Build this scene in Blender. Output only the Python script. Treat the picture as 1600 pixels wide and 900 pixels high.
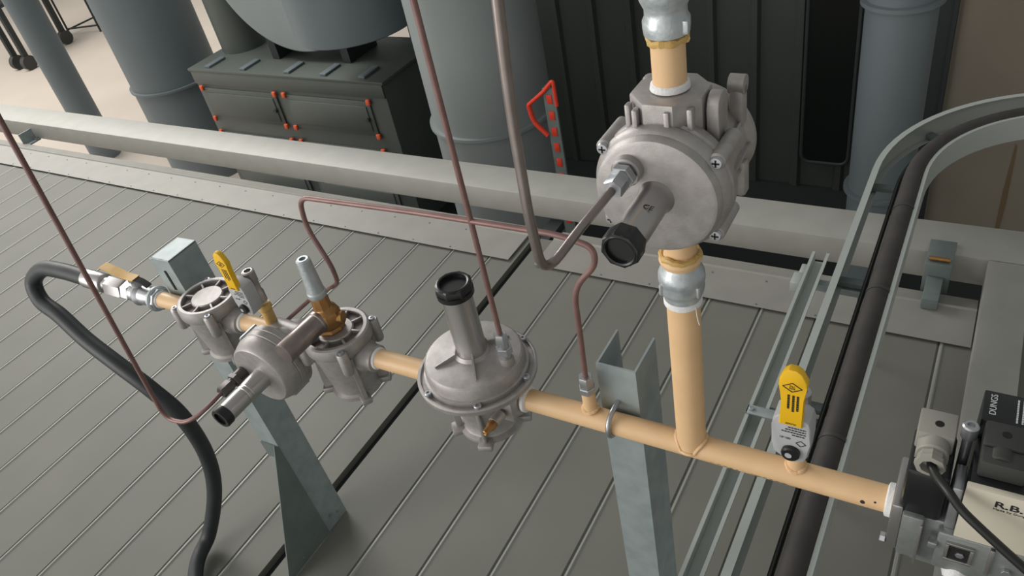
import bpy, bmesh, math, random
from mathutils import Vector, Matrix
random.seed(7)
for o in list(bpy.data.objects): bpy.data.objects.remove(o)
S = bpy.context.scene
C = S.collection
PI = math.pi

# ------------------------------------------------------------------ camera
camd = bpy.data.cameras.new('camera'); cam = bpy.data.objects.new('camera', camd); C.objects.link(cam)
camd.sensor_width = 36.0; camd.lens = 1235.0 / 1600 * 36; camd.clip_start = 0.02; camd.clip_end = 200
W2C = Matrix(((0.85885358, 0.48028496, -0.17803618), (-0.18028075, 0.60877156, 0.77259048), (0.47944695, -0.6314456, 0.60943176)))
cam.matrix_world = Matrix.Translation((0.292, -0.839, 2.098)) @ W2C.transposed().to_4x4()
S.camera = cam

# ------------------------------------------------------------------ light
S.view_settings.view_transform = 'Standard'; S.view_settings.look = 'None'
S.view_settings.exposure = 0.0; S.view_settings.gamma = 1.0; S.view_settings.use_curve_mapping = False
w = bpy.data.worlds.new('hall'); S.world = w; w.use_nodes = True
nt = w.node_tree; bgn = nt.nodes['Background']
tc = nt.nodes.new('ShaderNodeTexCoord'); sep = nt.nodes.new('ShaderNodeSeparateXYZ')
dot = nt.nodes.new('ShaderNodeVectorMath'); dot.operation = 'DOT_PRODUCT'
nrm = Vector((-0.70, -0.70, -0.22)).normalized(); dot.inputs[1].default_value = nrm
nt.links.new(tc.outputs['Generated'], dot.inputs[0])
mp = nt.nodes.new('ShaderNodeMapRange'); nt.links.new(dot.outputs['Value'], mp.inputs[0])
mp.inputs[1].default_value = 1; mp.inputs[2].default_value = -1
ramp = nt.nodes.new('ShaderNodeValToRGB'); nt.links.new(mp.outputs[0], ramp.inputs[0])
ramp.color_ramp.elements[0].color = (1.25, 1.22, 1.17, 1); ramp.color_ramp.elements[0].position = 0.1
ramp.color_ramp.elements[1].color = (0.33, 0.34, 0.33, 1); ramp.color_ramp.elements[1].position = 0.85
e_ = ramp.color_ramp.elements.new(0.5); e_.color = (0.27, 0.27, 0.26, 1)
nt.links.new(ramp.outputs[0], bgn.inputs[0]); bgn.inputs[1].default_value = 0.95

def area(name, loc, target, size, power, col=(1, 1, 1), sy=None):
    d = bpy.data.lights.new(name, 'AREA'); d.energy = power; d.color = col
    d.shape = 'RECTANGLE'; d.size = size; d.size_y = sy or size
    o = bpy.data.objects.new(name, d); C.objects.link(o); o.location = loc
    o.rotation_euler = (Vector(target) - Vector(loc)).to_track_quat('-Z', 'Y').to_euler()
    return o
area('doorway_daylight', (-3.7, -3.3, 2.0), (-0.4, 0.1, 1.3), 2.4, 95, (1.0, 0.97, 0.93))
area('hall_daylight', (-15, 4.5, 5.5), (-13, 7, -2.4), 7, 800, (1.0, 0.95, 0.90))
area('rooflight', (-7.2, 3.4, 4.6), (-4.6, 1.2, 0), 3.0, 260, (1.0, 0.98, 0.95))

# ------------------------------------------------------------------ materials
def srgb(r, g, b):
    f = lambda c: (c / 255 / 12.92) if c / 255 <= 0.04045 else ((c / 255 + 0.055) / 1.055) ** 2.4
    return (f(r), f(g), f(b), 1)
def mat(name, col, metal=0.0, rough=0.5, var=0.0, scale=20, col2=None, bump=0.0, bscale=200, vor=False, spec=0.5, detail=4):
    m = bpy.data.materials.new(name); m.use_nodes = True; t = m.node_tree; p = t.nodes['Principled BSDF']
    p.inputs['Base Color'].default_value = srgb(*col); p.inputs['Metallic'].default_value = metal
    p.inputs['Roughness'].default_value = rough; p.inputs['Specular IOR Level'].default_value = spec
    co = t.nodes.new('ShaderNodeTexCoord')
    if col2 is not None:
        if vor:
            n = t.nodes.new('ShaderNodeTexVoronoi'); n.inputs['Scale'].default_value = scale; out = n.outputs['Color']
        else:
            n = t.nodes.new('ShaderNodeTexNoise'); n.inputs['Scale'].default_value = scale; n.inputs['Detail'].default_value = detail; out = n.outputs['Fac']
        t.links.new(co.outputs['Object'], n.inputs['Vector'])
        r = t.nodes.new('ShaderNodeValToRGB'); t.links.new(out, r.inputs[0])
        r.color_ramp.elements[0].position = 0.5 - var; r.color_ramp.elements[1].position = 0.5 + var
        r.color_ramp.elements[0].color = srgb(*col); r.color_ramp.elements[1].color = srgb(*col2)
        t.links.new(r.outputs[0], p.inputs['Base Color'])
    if bump:
        n2 = t.nodes.new('ShaderNodeTexNoise'); n2.inputs['Scale'].default_value = bscale; n2.inputs['Detail'].default_value = 3
        t.links.new(co.outputs['Object'], n2.inputs['Vector'])
        b = t.nodes.new('ShaderNodeBump'); b.inputs['Strength'].default_value = bump; b.inputs['Distance'].default_value = 0.002
        t.links.new(n2.outputs['Fac'], b.inputs['Height']); t.links.new(b.outputs[0], p.inputs['Normal'])
    return m
M = dict(
    deck=mat('deck_paint', (118, 118, 111), 0.0, 0.55, 0.25, 3, (109, 110, 103), spec=0.3),
    rib=mat('rib_highlight', (150, 152, 144), 0.1, 0.4),  # paler tone paints a highlight line along each deck rib
    flash=mat('flashing', (148, 146, 140), 0.1, 0.5, 0.2, 8, (140, 139, 133)),
    galv=mat('galvanised', (140, 152, 154), 0.3, 0.5, 0.25, 22, (164, 174, 174), 0.15, 90, spec=0.5),
    galvd=mat('galvanised_dull', (104, 116, 114), 0.25, 0.55, 0.25, 16, (120, 130, 128), 0.1, 90),
    rail=mat('bright_zinc', (172, 178, 174), 0.2, 0.45),
    beam=mat('beam_zinc', (160, 159, 153), 0.15, 0.55, 0.22, 9, (168, 168, 162), 0.1, 60),
    alu=mat('cast_aluminium', (178, 174, 172), 0.65, 0.5, 0.2, 60, (162, 158, 156), 0.14, 500),
    valv=mat('die_cast_grey', (150, 154, 153), 0.6, 0.42, 0.2, 60, (138, 143, 142), 0.14, 500),
    alup=mat('turned_aluminium', (182, 179, 178), 0.9, 0.33),
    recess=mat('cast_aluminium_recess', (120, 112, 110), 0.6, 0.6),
    malle=mat('malleable_zinc', (176, 186, 190), 0.6, 0.4, 0.2, 60, (200, 206, 208), 0.4, 120),
    pipe=mat('beige_pipe_paint', (226, 190, 146), 0.0, 0.42, 0.3, 25, (218, 181, 136), 0.1, 150),
    pipey=mat('yellowed_pipe_paint', (205, 172, 100), 0.0, 0.45, 0.3, 60, (196, 158, 96), 0.5, 150),
    tape=mat('white_thread_tape', (225, 225, 225), 0.0, 0.7, bump=0.6, bscale=300),
    copper=mat('dull_copper', (138, 108, 104), 0.35, 0.42, 0.25, 30, (120, 90, 86)),
    steelt=mat('steel_tube', (150, 140, 136), 0.75, 0.33, 0.2, 30, (132, 122, 118)),
    nut=mat('zinc_nut', (180, 182, 186), 0.85, 0.35),
    dnut=mat('dark_nut', (96, 92, 92), 0.7, 0.4),
    brass=mat('brass', (178, 134, 84), 0.75, 0.38, 0.2, 50, (150, 112, 68)),
    blk=mat('black_plastic', (22, 24, 25), 0.0, 0.32),
    blkm=mat('black_matt', (52, 53, 51), 0.0, 0.55),
    hole=mat('hole_black', (12, 12, 13), 0.0, 0.8),
    rub=mat('black_rubber', (44, 50, 52), 0.0, 0.5, 0.2, 40, (36, 41, 42)),
    yel=mat('yellow_plastic', (236, 186, 24), 0.0, 0.4),
    yeld=mat('worn_yellow', (214, 172, 84), 0.0, 0.5, 0.2, 50, (200, 150, 60)),
    gry=mat('grey_plastic', (176, 178, 180), 0.1, 0.45),
    gryw=mat('grey_plug', (146, 144, 136), 0.0, 0.5),
    ink=mat('printed_ink', (32, 32, 32), 0.0, 0.6),
    inkw=mat('white_print', (190, 194, 194), 0.0, 0.6),
    cream=mat('cream_plate', (196, 190, 174), 0.0, 0.5),
    cable=mat('cable_black', (30, 31, 30), 0.0, 0.38),
    dpipe=mat('dark_lagging', (60, 56, 54), 0.0, 0.7, 0.25, 12, (46, 44, 43), 0.4, 60),
    floor=mat('pale_concrete', (206, 196, 184), 0.0, 0.7, 0.3, 0.6, (190, 180, 168)),
    duct=mat('duct_bluegrey', (108, 118, 122), 0.1, 0.5, 0.3, 1.5, (100, 110, 114)),
    duct2=mat('duct_grey', (140, 147, 147), 0.1, 0.5, 0.3, 1.5, (130, 138, 138)),
    cab=mat('cabinet_grey', (86, 92, 87), 0.0, 0.5, 0.3, 2, (80, 86, 82)),
    org=mat('orange_corner', (224, 92, 48), 0.0, 0.5),
    red=mat('red_plastic', (220, 60, 36), 0.0, 0.5),
    dwall=mat('dark_cladding', (60, 65, 62), 0.0, 0.55, 0.3, 1.2, (52, 57, 54)),
    bwall=mat('brown_wall', (138, 130, 116), 0.0, 0.75, 0.3, 1.5, (124, 116, 104)),
    rust=mat('rust_stain', (112, 94, 68), 0.0, 0.8),
    dark=mat('dark_steel_and_shade', (46, 52, 52), 0.2, 0.6),  # steel parts; also paints shade on the seam strip and hall floor sheet
    lens=mat('glass_black', (18, 22, 20), 0.0, 0.2),
)

# ------------------------------------------------------------------ mesh helpers
def fr(o=(0, 0, 0), z=(0, 0, 1), x=None):
    z = Vector(z).normalized(); x = Vector(x) if x is not None else Vector((1, 0, 0) if abs(z.x) < 0.9 else (0, 1, 0))
    x = (x - z * x.dot(z)).normalized(); y = z.cross(x)
    m = Matrix((x, y, z)).transposed().to_4x4(); m.translation = Vector(o); return m
def lathe(bm, prof, m=None, seg=48, caps=True):
    m = m or Matrix(); rings = []
    for r, h in prof:
        if r < 1e-6: rings.append([bm.verts.new(m @ Vector((0, 0, h)))])
        else: rings.append([bm.verts.new(m @ Vector((r * math.cos(2 * PI * i / seg), r * math.sin(2 * PI * i / seg), h))) for i in range(seg)])
    for a, b in zip(rings, rings[1:]):
        for i in range(seg):
            j = (i + 1) % seg
            if len(a) == 1 and len(b) == 1: continue
            if len(a) == 1: bm.faces.new((a[0], b[i], b[j]))
            elif len(b) == 1: bm.faces.new((a[i], b[0], a[j]))
            else: bm.faces.new((a[i], b[i], b[j], a[j]))
    if caps:
        if len(rings[0]) > 1: bm.faces.new(list(rings[0]))
        if len(rings[-1]) > 1: bm.faces.new(list(reversed(rings[-1])))
def cyl(bm, p0, p1, r0, r1=None, seg=24):
    p0 = Vector(p0); p1 = Vector(p1); L = (p1 - p0).length
    lathe(bm, [(r0, 0), (r0 if r1 is None else r1, L)], fr(p0, p1 - p0), seg)
def hexa(bm, p0, p1, r, rot=0.0, ch=0.08, seg=6):
    p0 = Vector(p0); p1 = Vector(p1); L = (p1 - p0).length
    lathe(bm, [(r * (1 - ch), 0), (r, L * ch), (r, L * (1 - ch)), (r * (1 - ch), L)], fr(p0, p1 - p0) @ Matrix.Rotation(rot, 4, 'Z'), seg)
def box(bm, c, s, m=None, bev=0.0, seg=2):
    r = bmesh.ops.create_cube(bm, size=1); vs = r['verts']
    for v in vs: v.co = Vector((v.co.x * s[0] + c[0], v.co.y * s[1] + c[1], v.co.z * s[2] + c[2]))
    if bev:
        es = list({e for v in vs for e in v.link_edges})
        rr = bmesh.ops.bevel(bm, geom=es, offset=bev, segments=seg, affect='EDGES', profile=0.5)
        vs = list(set(v for f in rr['faces'] for v in f.verts) | {v for v in vs if v.is_valid})
    if m is not None:
        for v in vs: v.co = m @ v.co
def bx(bm, x0, x1, y0, y1, z0, z1, m=None, bev=0.0):
    box(bm, ((x0 + x1) / 2, (y0 + y1) / 2, (z0 + z1) / 2), (x1 - x0, y1 - y0, z1 - z0), m, bev)
def prism(bm, pts, z0, z1, m=None, bev=0.0):
    m = m or Matrix(); n = len(pts)
    a = [bm.verts.new(m @ Vector((p[0], p[1], z0))) for p in pts]; b = [bm.verts.new(m @ Vector((p[0], p[1], z1))) for p in pts]
    fs = [bm.faces.new(list(reversed(a))), bm.faces.new(b)]
    for i in range(n): fs.append(bm.faces.new((a[i], a[(i + 1) % n], b[(i + 1) % n], b[i])))
    if bev:
        es = list({e for f in fs[:2] for e in f.edges})
        bmesh.ops.bevel(bm, geom=es, offset=bev, segments=2, affect='EDGES', profile=0.5)
def rounded(pts, rad, n=8):
    pts = [Vector(p) for p in pts]; out = [pts[0]]
    for i in range(1, len(pts) - 1):
        p, a, b = pts[i], pts[i - 1], pts[i + 1]
        u = (a - p); v = (b - p); ru = rad[i] if isinstance(rad, (list, tuple)) else rad
        d = min(ru, u.length * 0.49, v.length * 0.49); s = p + u.normalized() * d; e = p + v.normalized() * d
        for k in range(n + 1):
            t = k / n; out.append((1 - t) ** 2 * s + 2 * t * (1 - t) * p + t * t * e)
    out.append(pts[-1]); return out
def spline(pts, n=10):
    pts = [Vector(p) for p in pts]; P = [2 * pts[0] - pts[1]] + pts + [2 * pts[-1] - pts[-2]]; out = []
    for i in range(1, len(P) - 2):
        for k in range(n):
            t = k / n; a, b, c, d = P[i - 1], P[i], P[i + 1], P[i + 2]
            out.append(0.5 * ((2 * b) + (-a + c) * t + (2 * a - 5 * b + 4 * c - d) * t * t + (-a + 3 * b - 3 * c + d) * t ** 3))
    out.append(pts[-1]); return out
def tube(bm, path, r, seg=16, ri=None):
    path = [Vector(p) for p in path]; n = len(path); T = []
    for i in range(n):
        a = path[max(0, i - 1)]; b = path[min(n - 1, i + 1)]; T.append((b - a).normalized())
    nx = T[0].orthogonal().normalized(); rings = []
    for i in range(n):
        nx = (nx - T[i] * nx.dot(T[i])).normalized(); ny = T[i].cross(nx)
        rr = r[i] if isinstance(r, (list, tuple)) else r
        rings.append([bm.verts.new(path[i] + nx * rr * math.cos(2 * PI * k / seg) + ny * rr * math.sin(2 * PI * k / seg)) for k in range(seg)])
    for a, b in zip(rings, rings[1:]):
        for k in range(seg): bm.faces.new((a[k], a[(k + 1) % seg], b[(k + 1) % seg], b[k]))
    bm.faces.new(list(reversed(rings[0]))); bm.faces.new(rings[-1])
def sweep(bm, path, sec, up=(0, 0, 1)):       # section points (side, up) swept along a path, world-up fixed
    path = [Vector(p) for p in path]; n = len(path); up = Vector(up); rings = []
    for i in range(n):
        t = (path[min(n - 1, i + 1)] - path[max(0, i - 1)]).normalized(); s = t.cross(up).normalized()
        rings.append([bm.verts.new(path[i] + s * a + up * b) for a, b in sec])
    k = len(sec)
    for a, b in zip(rings, rings[1:]):
        for i in range(k): bm.faces.new((a[i], a[(i + 1) % k], b[(i + 1) % k], b[i]))
    bm.faces.new(list(reversed(rings[0]))); bm.faces.new(rings[-1])
def NB(): return bmesh.new()
def obj(name, bm, m, parent=None, loc=None, ang=34):
    bmesh.ops.recalc_face_normals(bm, faces=bm.faces)
    for f in bm.faces: f.smooth = True
    for e in bm.edges:
        if len(e.link_faces) == 2 and e.calc_face_angle(0) > math.radians(ang): e.smooth = False
    me = bpy.data.meshes.new(name); bm.to_mesh(me); bm.free(); me.materials.append(M[m] if isinstance(m, str) else m)
    o = bpy.data.objects.new(name, me); C.objects.link(o)
    if loc is not None: o.location = loc
    if parent is not None: o.parent = parent
    return o
def tag(o, label, cat, group=None, kind=None):
    o['label'] = label; o['category'] = cat
    if group: o['group'] = group
    if kind: o['kind'] = kind
    return o
def thing(name, label, cat, loc=(0, 0, 0), m=None, group=None):
    o = bpy.data.objects.new(name, None); C.objects.link(o); o.empty_display_size = 0.05
    o.matrix_world = Matrix.Translation(Vector(loc)) @ (m or Matrix())
    return tag(o, label, cat, group)
def struct(name, bm, m, label=None):
    o = obj(name, bm, m); o['kind'] = 'structure'
    if label: o['label'] = label
    return o
def copy_tree(o, parent=None):
    c = o.copy(); C.objects.link(c); c.parent = parent
    for ch in [x for x in bpy.data.objects if x.parent == o]: copy_tree(ch, c)
    return c
def text(name, s, size, m4, material, parent, ext=0.0003, sx=1.0, bold=0.0):
    cu = bpy.data.curves.new('lettering', 'FONT'); cu.body = s; cu.size = size; cu.extrude = ext; cu.align_x = 'LEFT'; cu.offset = bold
    t = bpy.data.objects.new('t', cu); C.objects.link(t)
    bpy.context.view_layer.update()
    me = bpy.data.meshes.new_from_object(t.evaluated_get(bpy.context.evaluated_depsgraph_get()))
    bpy.data.objects.remove(t)
    me.materials.clear(); me.materials.append(M[material])
    me.transform(m4 @ Matrix.Diagonal((sx, 1, 1, 1)))
    me.name = name
    o = bpy.data.objects.new(name, me); C.objects.link(o); o.parent = parent
    return o

def dashes(par, mat4, rows, m, h=0.0010):
    bm = NB()
    for x0, x1, y in rows:
        x = x0
        while x < x1 - 0.0008:
            L = min(0.0018 + 0.0030 * random.random(), x1 - x); bx(bm, x, x + L, y, y + h, 0, 0.0003, mat4); x += L + 0.0008
    o = obj('small_print', bm, m, par); o['kind'] = 'stuff'; return o
FY_ = Matrix(((1, 0, 0, 0), (0, 0, -1, 0), (0, 1, 0, 0), (0, 0, 0, 1)))

# ================================================================== SETTING
# deck: ribbed sheet, ribs along Y every 206.7 mm; sheet seam gap at X=-1.445..-1.405
def deck(x0, x1, ribs, name):
    bm = NB(); prof = [(x0, 0.0)]; rib = []
    for r in sorted(ribs):
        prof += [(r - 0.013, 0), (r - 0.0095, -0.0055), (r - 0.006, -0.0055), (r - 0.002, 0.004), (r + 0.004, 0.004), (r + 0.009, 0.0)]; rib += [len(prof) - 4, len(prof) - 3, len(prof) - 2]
    prof.append((x1, 0.0)); y0, y1 = -2.5, 1.70
    top = [[bm.verts.new((x, y, z)) for x, z in prof] for y in (y0, y1)]
    bot = [[bm.verts.new((x, y, -0.03)) for x in (x0, x1)] for y in (y0, y1)]
    for i in range(len(prof) - 1):
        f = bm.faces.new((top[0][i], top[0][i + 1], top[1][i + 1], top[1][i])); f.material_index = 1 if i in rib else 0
    bm.faces.new((bot[0][0], bot[1][0], bot[1][1], bot[0][1]))
    bm.faces.new((top[0][0], top[1][0], bot[1][0], bot[0][0])); bm.faces.new((top[0][-1], bot[0][1], bot[1][1], top[1][-1]))
    bm.faces.new(list(top[0]) + [bot[0][1], bot[0][0]]); bm.faces.new(list(reversed(top[1])) + [bot[1][0], bot[1][1]])
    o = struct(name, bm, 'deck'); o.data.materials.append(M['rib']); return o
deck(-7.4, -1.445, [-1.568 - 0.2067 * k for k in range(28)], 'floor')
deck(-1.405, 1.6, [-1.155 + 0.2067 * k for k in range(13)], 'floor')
bm = NB(); bx(bm, -1.46, -1.39, -2.5, 1.9, -0.075, -0.032); struct('seam_shade', bm, 'dark')  # dark strip added under the seam gap as painted shade
# lower hall floor and walls
bm = NB(); bx(bm, -45, 12, -6, 45, -2.5, -2.4); struct('floor', bm, 'floor')
bm = NB(); bx(bm, -7.5, 4.0, 0.5, 6.1, -2.4, -2.385); struct('floor', bm, 'dark')  # dark sheet added on the hall floor, painting in the shade below the beam
bm = NB(); prof = []
x = -5.6
while x < -0.15:
    prof += [(x, 0), (x + 0.30, 0), (x + 0.325, -0.04), (x + 0.375, -0.04), (x + 0.40, 0)]; x += 0.40
pts = [(a, 6.1 + b) for a, b in prof]; pts = pts + [(pts[-1][0], 6.3), (pts[0][0], 6.3)]
prism(bm, pts, -2.4, 2.2); struct('wall_back', bm, 'dwall')
bm = NB(); bx(bm, -0.035, 4.0, 5.55, 6.3, -2.4, 2.2)
struct('wall_right', bm, 'bwall')

# ================================================================== DECK EDGE, BEAMS
def flashing(x0, x1, label):
    t = thing('edge_flashing', label, 'flashing', ((x0 + x1) / 2, 1.6, 0))
    h = (x1 - x0) / 2
    bm = NB(); prism(bm, [(-0.10, 0.0112), (0.095, 0.0112), (0.10, 0.018), (0.103, 0.018), (0.103, 0.004), (0.19, -0.012), (0.19, -0.05), (0.185, -0.05), (0.185, -0.014), (0.1, 0.0), (-0.10, 0.0102)], -h, h, Matrix(((0, 0, 1, 0), (1, 0, 0, 0), (0, 1, 0, 0), (0, 0, 0, 1))))
    obj('folded_sheet', bm, 'flash', t)
    bm = NB(); n = int((x1 - x0) / 0.22)
    for i in range(n):
        for yy in (-0.085, 0.06): cyl(bm, (-h + 0.1 + i * 0.22, yy, 0.011), (-h + 0.1 + i * 0.22, yy, 0.0135), 0.004, seg=8)
    obj('rivets', bm, 'galvd', t)['kind'] = 'stuff'
flashing(-7.4, -1.47, 'long pale grey edge flashing left of the dark deck seam')
flashing(-1.335, 0.38, 'pale grey edge flashing under the vertical regulator, right of the seam')
bm = NB(); bx(bm, -9, 2.2, 1.896, 2.105, -0.026, 0.1, bev=0.006)
tag(obj('steel_beam', bm, 'beam'), 'long galvanised box beam running across just beyond the deck edge', 'beam')
bm = NB(); bx(bm, 0.385, 0.52, -2.2, 1.894, -0.026, 0.1, bev=0.006)
tag(obj('steel_beam', bm, 'beam'), 'galvanised box beam running towards the viewer at the right, under the solenoid valves', 'beam')
# brackets tying beam to deck
def bracket(x, label):
    t = thing('beam_bracket', label, 'bracket', (x, 1.84, 0))
    bm = NB(); bx(bm, -0.05, 0.05, -0.06, 0.056, -0.03, -0.02); bx(bm, -0.004, 0.004, -0.055, 0.05, -0.02, 0.06); obj('plate', bm, 'galv', t)
    for s in (-0.03, 0.03):
        bm = NB(); hexa(bm, (s, 0.03, -0.02), (s, 0.03, -0.008), 0.01); obj('bolt', bm, 'nut', t)
for x, l in ((-5.85, 'small bracket tying the far left of the long beam to the deck'),): bracket(x, l)
t = thing('stud_clamp', 'dark steel clamp block with a brass stud beside the cable tray', 'clamp', (0.23, 1.86, 0))
bm = NB(); bx(bm, -0.045, 0.045, -0.02, 0.10, 0.101, 0.112, bev=0.002); bx(bm, -0.045, 0.045, -0.06, -0.02, -0.02, 0.112, bev=0.002); obj('angle_plate', bm, 'galvd', t)
bm = NB(); cyl(bm, (-0.035, -0.035, 0.122), (0.035, -0.035, 0.122), 0.008); obj('stud', bm, 'brass', t)
bm = NB(); bx(bm, -0.03, 0.025, -0.2, -0.06, 0.012, 0.06, bev=0.003); obj('foot', bm, 'galvd', t)

# ================================================================== CABLE TRAY AND RAILS
cx, cy, zt = 0.70, 1.95, 0.40
def traypath(x, R, y0=-1.6):
    p = [(x, y0, 0), (x, 0.5, 0), (x, 1.2, 0)] + [(cx - R * math.cos(a), cy + R * math.sin(a), 0) for a in [k * PI / 40 for k in range(21)]]
    p += [(1.6, cy + R, 0)]; return p
tray = thing('cable_tray', 'galvanised ladder cable tray that curves off to the right', 'cable tray', (cx, cy, zt))
L0 = Vector((cx, cy, zt))
def loc(p): return [Vector(q) - Vector((cx, cy, 0)) for q in p]
for nm, R, s in (('outer_rail', 0.748, 1), ('inner_rail', 0.563, -1)):
    bm = NB(); d = (0.022 if s > 0 else 0.012) * s
    sweep(bm, loc(traypath(cx - R, R)), [(0, -0.1), (d, -0.1), (d, -0.097), (0.0025 * s, -0.097), (0.0025 * s, -0.003), (d, -0.003), (d, 0), (0, 0)])
    obj('side_rail', bm, 'rail', tray, ang=50)
for y in (-1.2, -0.3, 0.78, 1.36, 1.95):
    bm = NB(); bx(bm, cx - 0.748 - cx + 0.003, -0.563 - 0.003, y - cy - 0.016, y - cy + 0.016, -0.09, -0.072, bev=0.002); obj('rung', bm, 'galvd', tray)
for k in (0.62, 1.25):
    bm = NB(); bx(bm, -0.745, -0.566, -0.016, 0.016, -0.09, -0.072, Matrix.Rotation(-k, 4, 'Z'), bev=0.002); obj('rung', bm, 'galvd', tray)
bm = NB(); pth = [(p[0], p[1], 0.376) for p in traypath(cx - 0.604, 0.604)]
pth = [Vector(p) for p in pth]; fine = []
for a, b in zip(pth, pth[1:]):
    n = max(1, int((b - a).length / 0.04))
    fine += [a.lerp(b, i / n) for i in range(n)]
tube(bm, fine + [pth[-1]], 0.037, 20)
t = tag(obj('lagged_pipe', bm, 'dpipe'), 'dark lagged pipe lying along the cable tray', 'pipe')
for y in (0.62, 1.25, 1.72):
    bm = NB(); cyl(bm, (0.096, y - 0.006, 0.376), (0.096, y + 0.006, 0.376), 0.0390, seg=24); obj('band', bm, 'blkm', t)
bm = NB(); pth = [(p[0], p[1], 0.337) for p in traypath(cx - 0.655, 0.655)]
tube(bm, pth, 0.008, 10); tag(obj('tray_cable', bm, 'cable'), 'thin black cable lying beside the lagged pipe in the tray', 'cable')
bm = NB(); sweep(bm, [(-0.121, -2.0, 0.301), (-0.121, 1.465, 0.301)], [(-0.020, 0), (0.020, 0), (0.020, 0.042), (0.028, 0.042), (0.028, 0.044), (0.018, 0.044), (0.018, 0.002), (-0.018, 0.002), (-0.018, 0.044), (-0.028, 0.044), (-0.028, 0.042), (-0.020, 0.042)])
tag(obj('wire_trunking', bm, 'rail', ang=50), 'narrow open galvanised channel running left of the cable tray', 'channel')
def strut(y, x0, label):
    t = thing('support_strut', label, 'strut', (0.03, y, 0.0))
    bm = NB(); bx(bm, x0 - 0.03, 0.10, -0.016, 0.016, 0.272, 0.299, bev=0.003); obj('cross_bar', bm, 'galv', t)
    bm = NB(); cyl(bm, (0, 0, 0.002), (0, 0, 0.272), 0.006); obj('threaded_rod', bm, 'galvd', t)
    bm = NB(); bx(bm, -0.03, 0.03, -0.03, 0.03, 0.0, 0.004); obj('foot_plate', bm, 'galvd', t)
strut(0.745, -0.140, 'short strut under the cable tray behind the yellow handled cock')
t = thing('clamp_bar', 'short flat clamp bar lying across the narrow channel, left of the yellow handled cock', 'bar', (-0.10, 0.69, 0.3455))
bm = NB(); bx(bm, -0.050, 0.047, -0.016, 0.016, 0.0, 0.005, bev=0.001); bx(bm, -0.050, -0.046, -0.016, 0.016, -0.012, 0.005); obj('flat_bar', bm, 'galv', t)
bm = NB(); hexa(bm, (-0.036, 0, 0.005), (-0.036, 0, 0.011), 0.008); obj('bolt', bm, 'nut', t)
strut(1.36, -0.150, 'short strut under the far end of the narrow channel, near the long beam')
t = thing('trunking_clip', 'stepped pale clip on the left side of the narrow channel near its end', 'clip', (-0.158, 1.34, 0.302))
bm = NB(); bx(bm, -0.022, 0.009, -0.055, 0.005, 0.0, 0.038, bev=0.002); bx(bm, -0.008, 0.009, 0.005, 0.055, 0.0, 0.038, bev=0.002); obj('plate', bm, 'rail', t)

# ================================================================== SUPPORT POSTS
def post(x, label, gusset=True, ztop=1.11, lean=0.0):
    t = thing('support_post', label, 'post', (x, 0.025, 0.0), Matrix.Rotation(-lean, 4, 'Y'))
    w_, d_, th = 0.0375, 0.092, 0.004
    bm = NB(); sweep(bm, [(0, 0, 0.0), (0, 0, ztop)], [(-w_, 0.0), (w_, 0.0), (w_, d_), (w_ - th, d_), (w_ - th, th), (-w_ + th, th), (-w_ + th, d_), (-w_, d_)], up=(0, 1, 0))
    if gusset: bx(bm, -w_, w_, 0.001, d_, ztop - 0.004, ztop)
    obj('channel', bm, 'galv', t, ang=50)
    if gusset:
        bm = NB(); prism(bm, [(0.0, 0.0), (0.0, 0.42), (-0.012, 0.44), (-0.20, 0.0)], 0.0, 0.004, Matrix(((0, 0, 1, w_ - 0.001), (1, 0, 0, 0.0), (0, 1, 0, 0.0), (0, 0, 0, 1)))); bx(bm, -w_ , w_ + 0.002, -0.004, 0.0, 0.36, 0.425)
        obj('gusset', bm, 'galvd', t)
        for q in ((-0.04, 0.035), (-0.12, 0.03), (0.03, 0.05), (0.06, 0.035)):
            bm = NB(); cyl(bm, (w_ + 0.003, q[0], q[1]), (w_ + 0.006, q[0], q[1]), 0.004, seg=10); obj('screw', bm, 'nut', t)
    else:
        bm = NB(); bx(bm, -0.07, 0.07, -0.05, 0.14, 0.0, 0.006); obj('foot_plate', bm, 'galvd', t)
    return t
p1 = post(-1.362 , 'galvanised channel post under the first filter, braced by a triangular gusset', lean=0.055)
bm = NB(); bx(bm, -0.004, 0.004, -0.002, 0.004, 1.015, 1.075); obj('slot', bm, 'hole', p1)
p2 = post(-0.185, 'galvanised channel post behind the manifold pipe, clasped by the u-bolt', False, 1.127)
# u-bolt
ub = thing('u_bolt', 'shiny steel u-bolt looped over the beige manifold pipe', 'bolt', (-0.188, 0, 1.015))
bm = NB(); u = [(0, 0.05, 0.027), (0, 0.0, 0.027)] + [(0, -0.027 * math.sin(a), 0.027 * math.cos(a)) for a in [k * PI / 12 for k in range(1, 12)]] + [(0, 0.0, -0.027), (0, 0.05, -0.027)]
tube(bm, u, 0.0048, 12); obj('bent_rod', bm, 'nut', ub)
bm = NB(); hexa(bm, (0, 0.029, 0.027), (0, 0.037, 0.027), 0.009); obj('nut', bm, 'nut', ub)

# ================================================================== GAS TRAIN
PZ = lambda x: 1.015 + 0.0175 * min(x, 0)
def piece(name, x0, x1, r, m, label=None, cat=None, tape0=False, tape1=False):
    t = thing(name, label, cat, ((x0 + x1) / 2, 0, PZ((x0 + x1) / 2)))
    O = Vector(t.location)
    bm = NB(); cyl(bm, Vector((x0, 0, PZ(x0))) - O, Vector((x1, 0, PZ(x1))) - O, r, seg=32); obj('pipe_wall', bm, m, t)
    for f, x, s in ((tape0, x0, 1), (tape1, x1, -1)):
        if f:
            bm = NB(); lathe(bm, [(r + 0.0005, 0), (r + 0.004, 0.001), (r + 0.003, 0.008), (r + 0.0005, 0.010)], fr(Vector((x, 0, PZ(x))) - O, (s, 0, 0)), 32); obj('thread_tape', bm, 'tape', t)
    return t
RP = 0.0212
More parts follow.
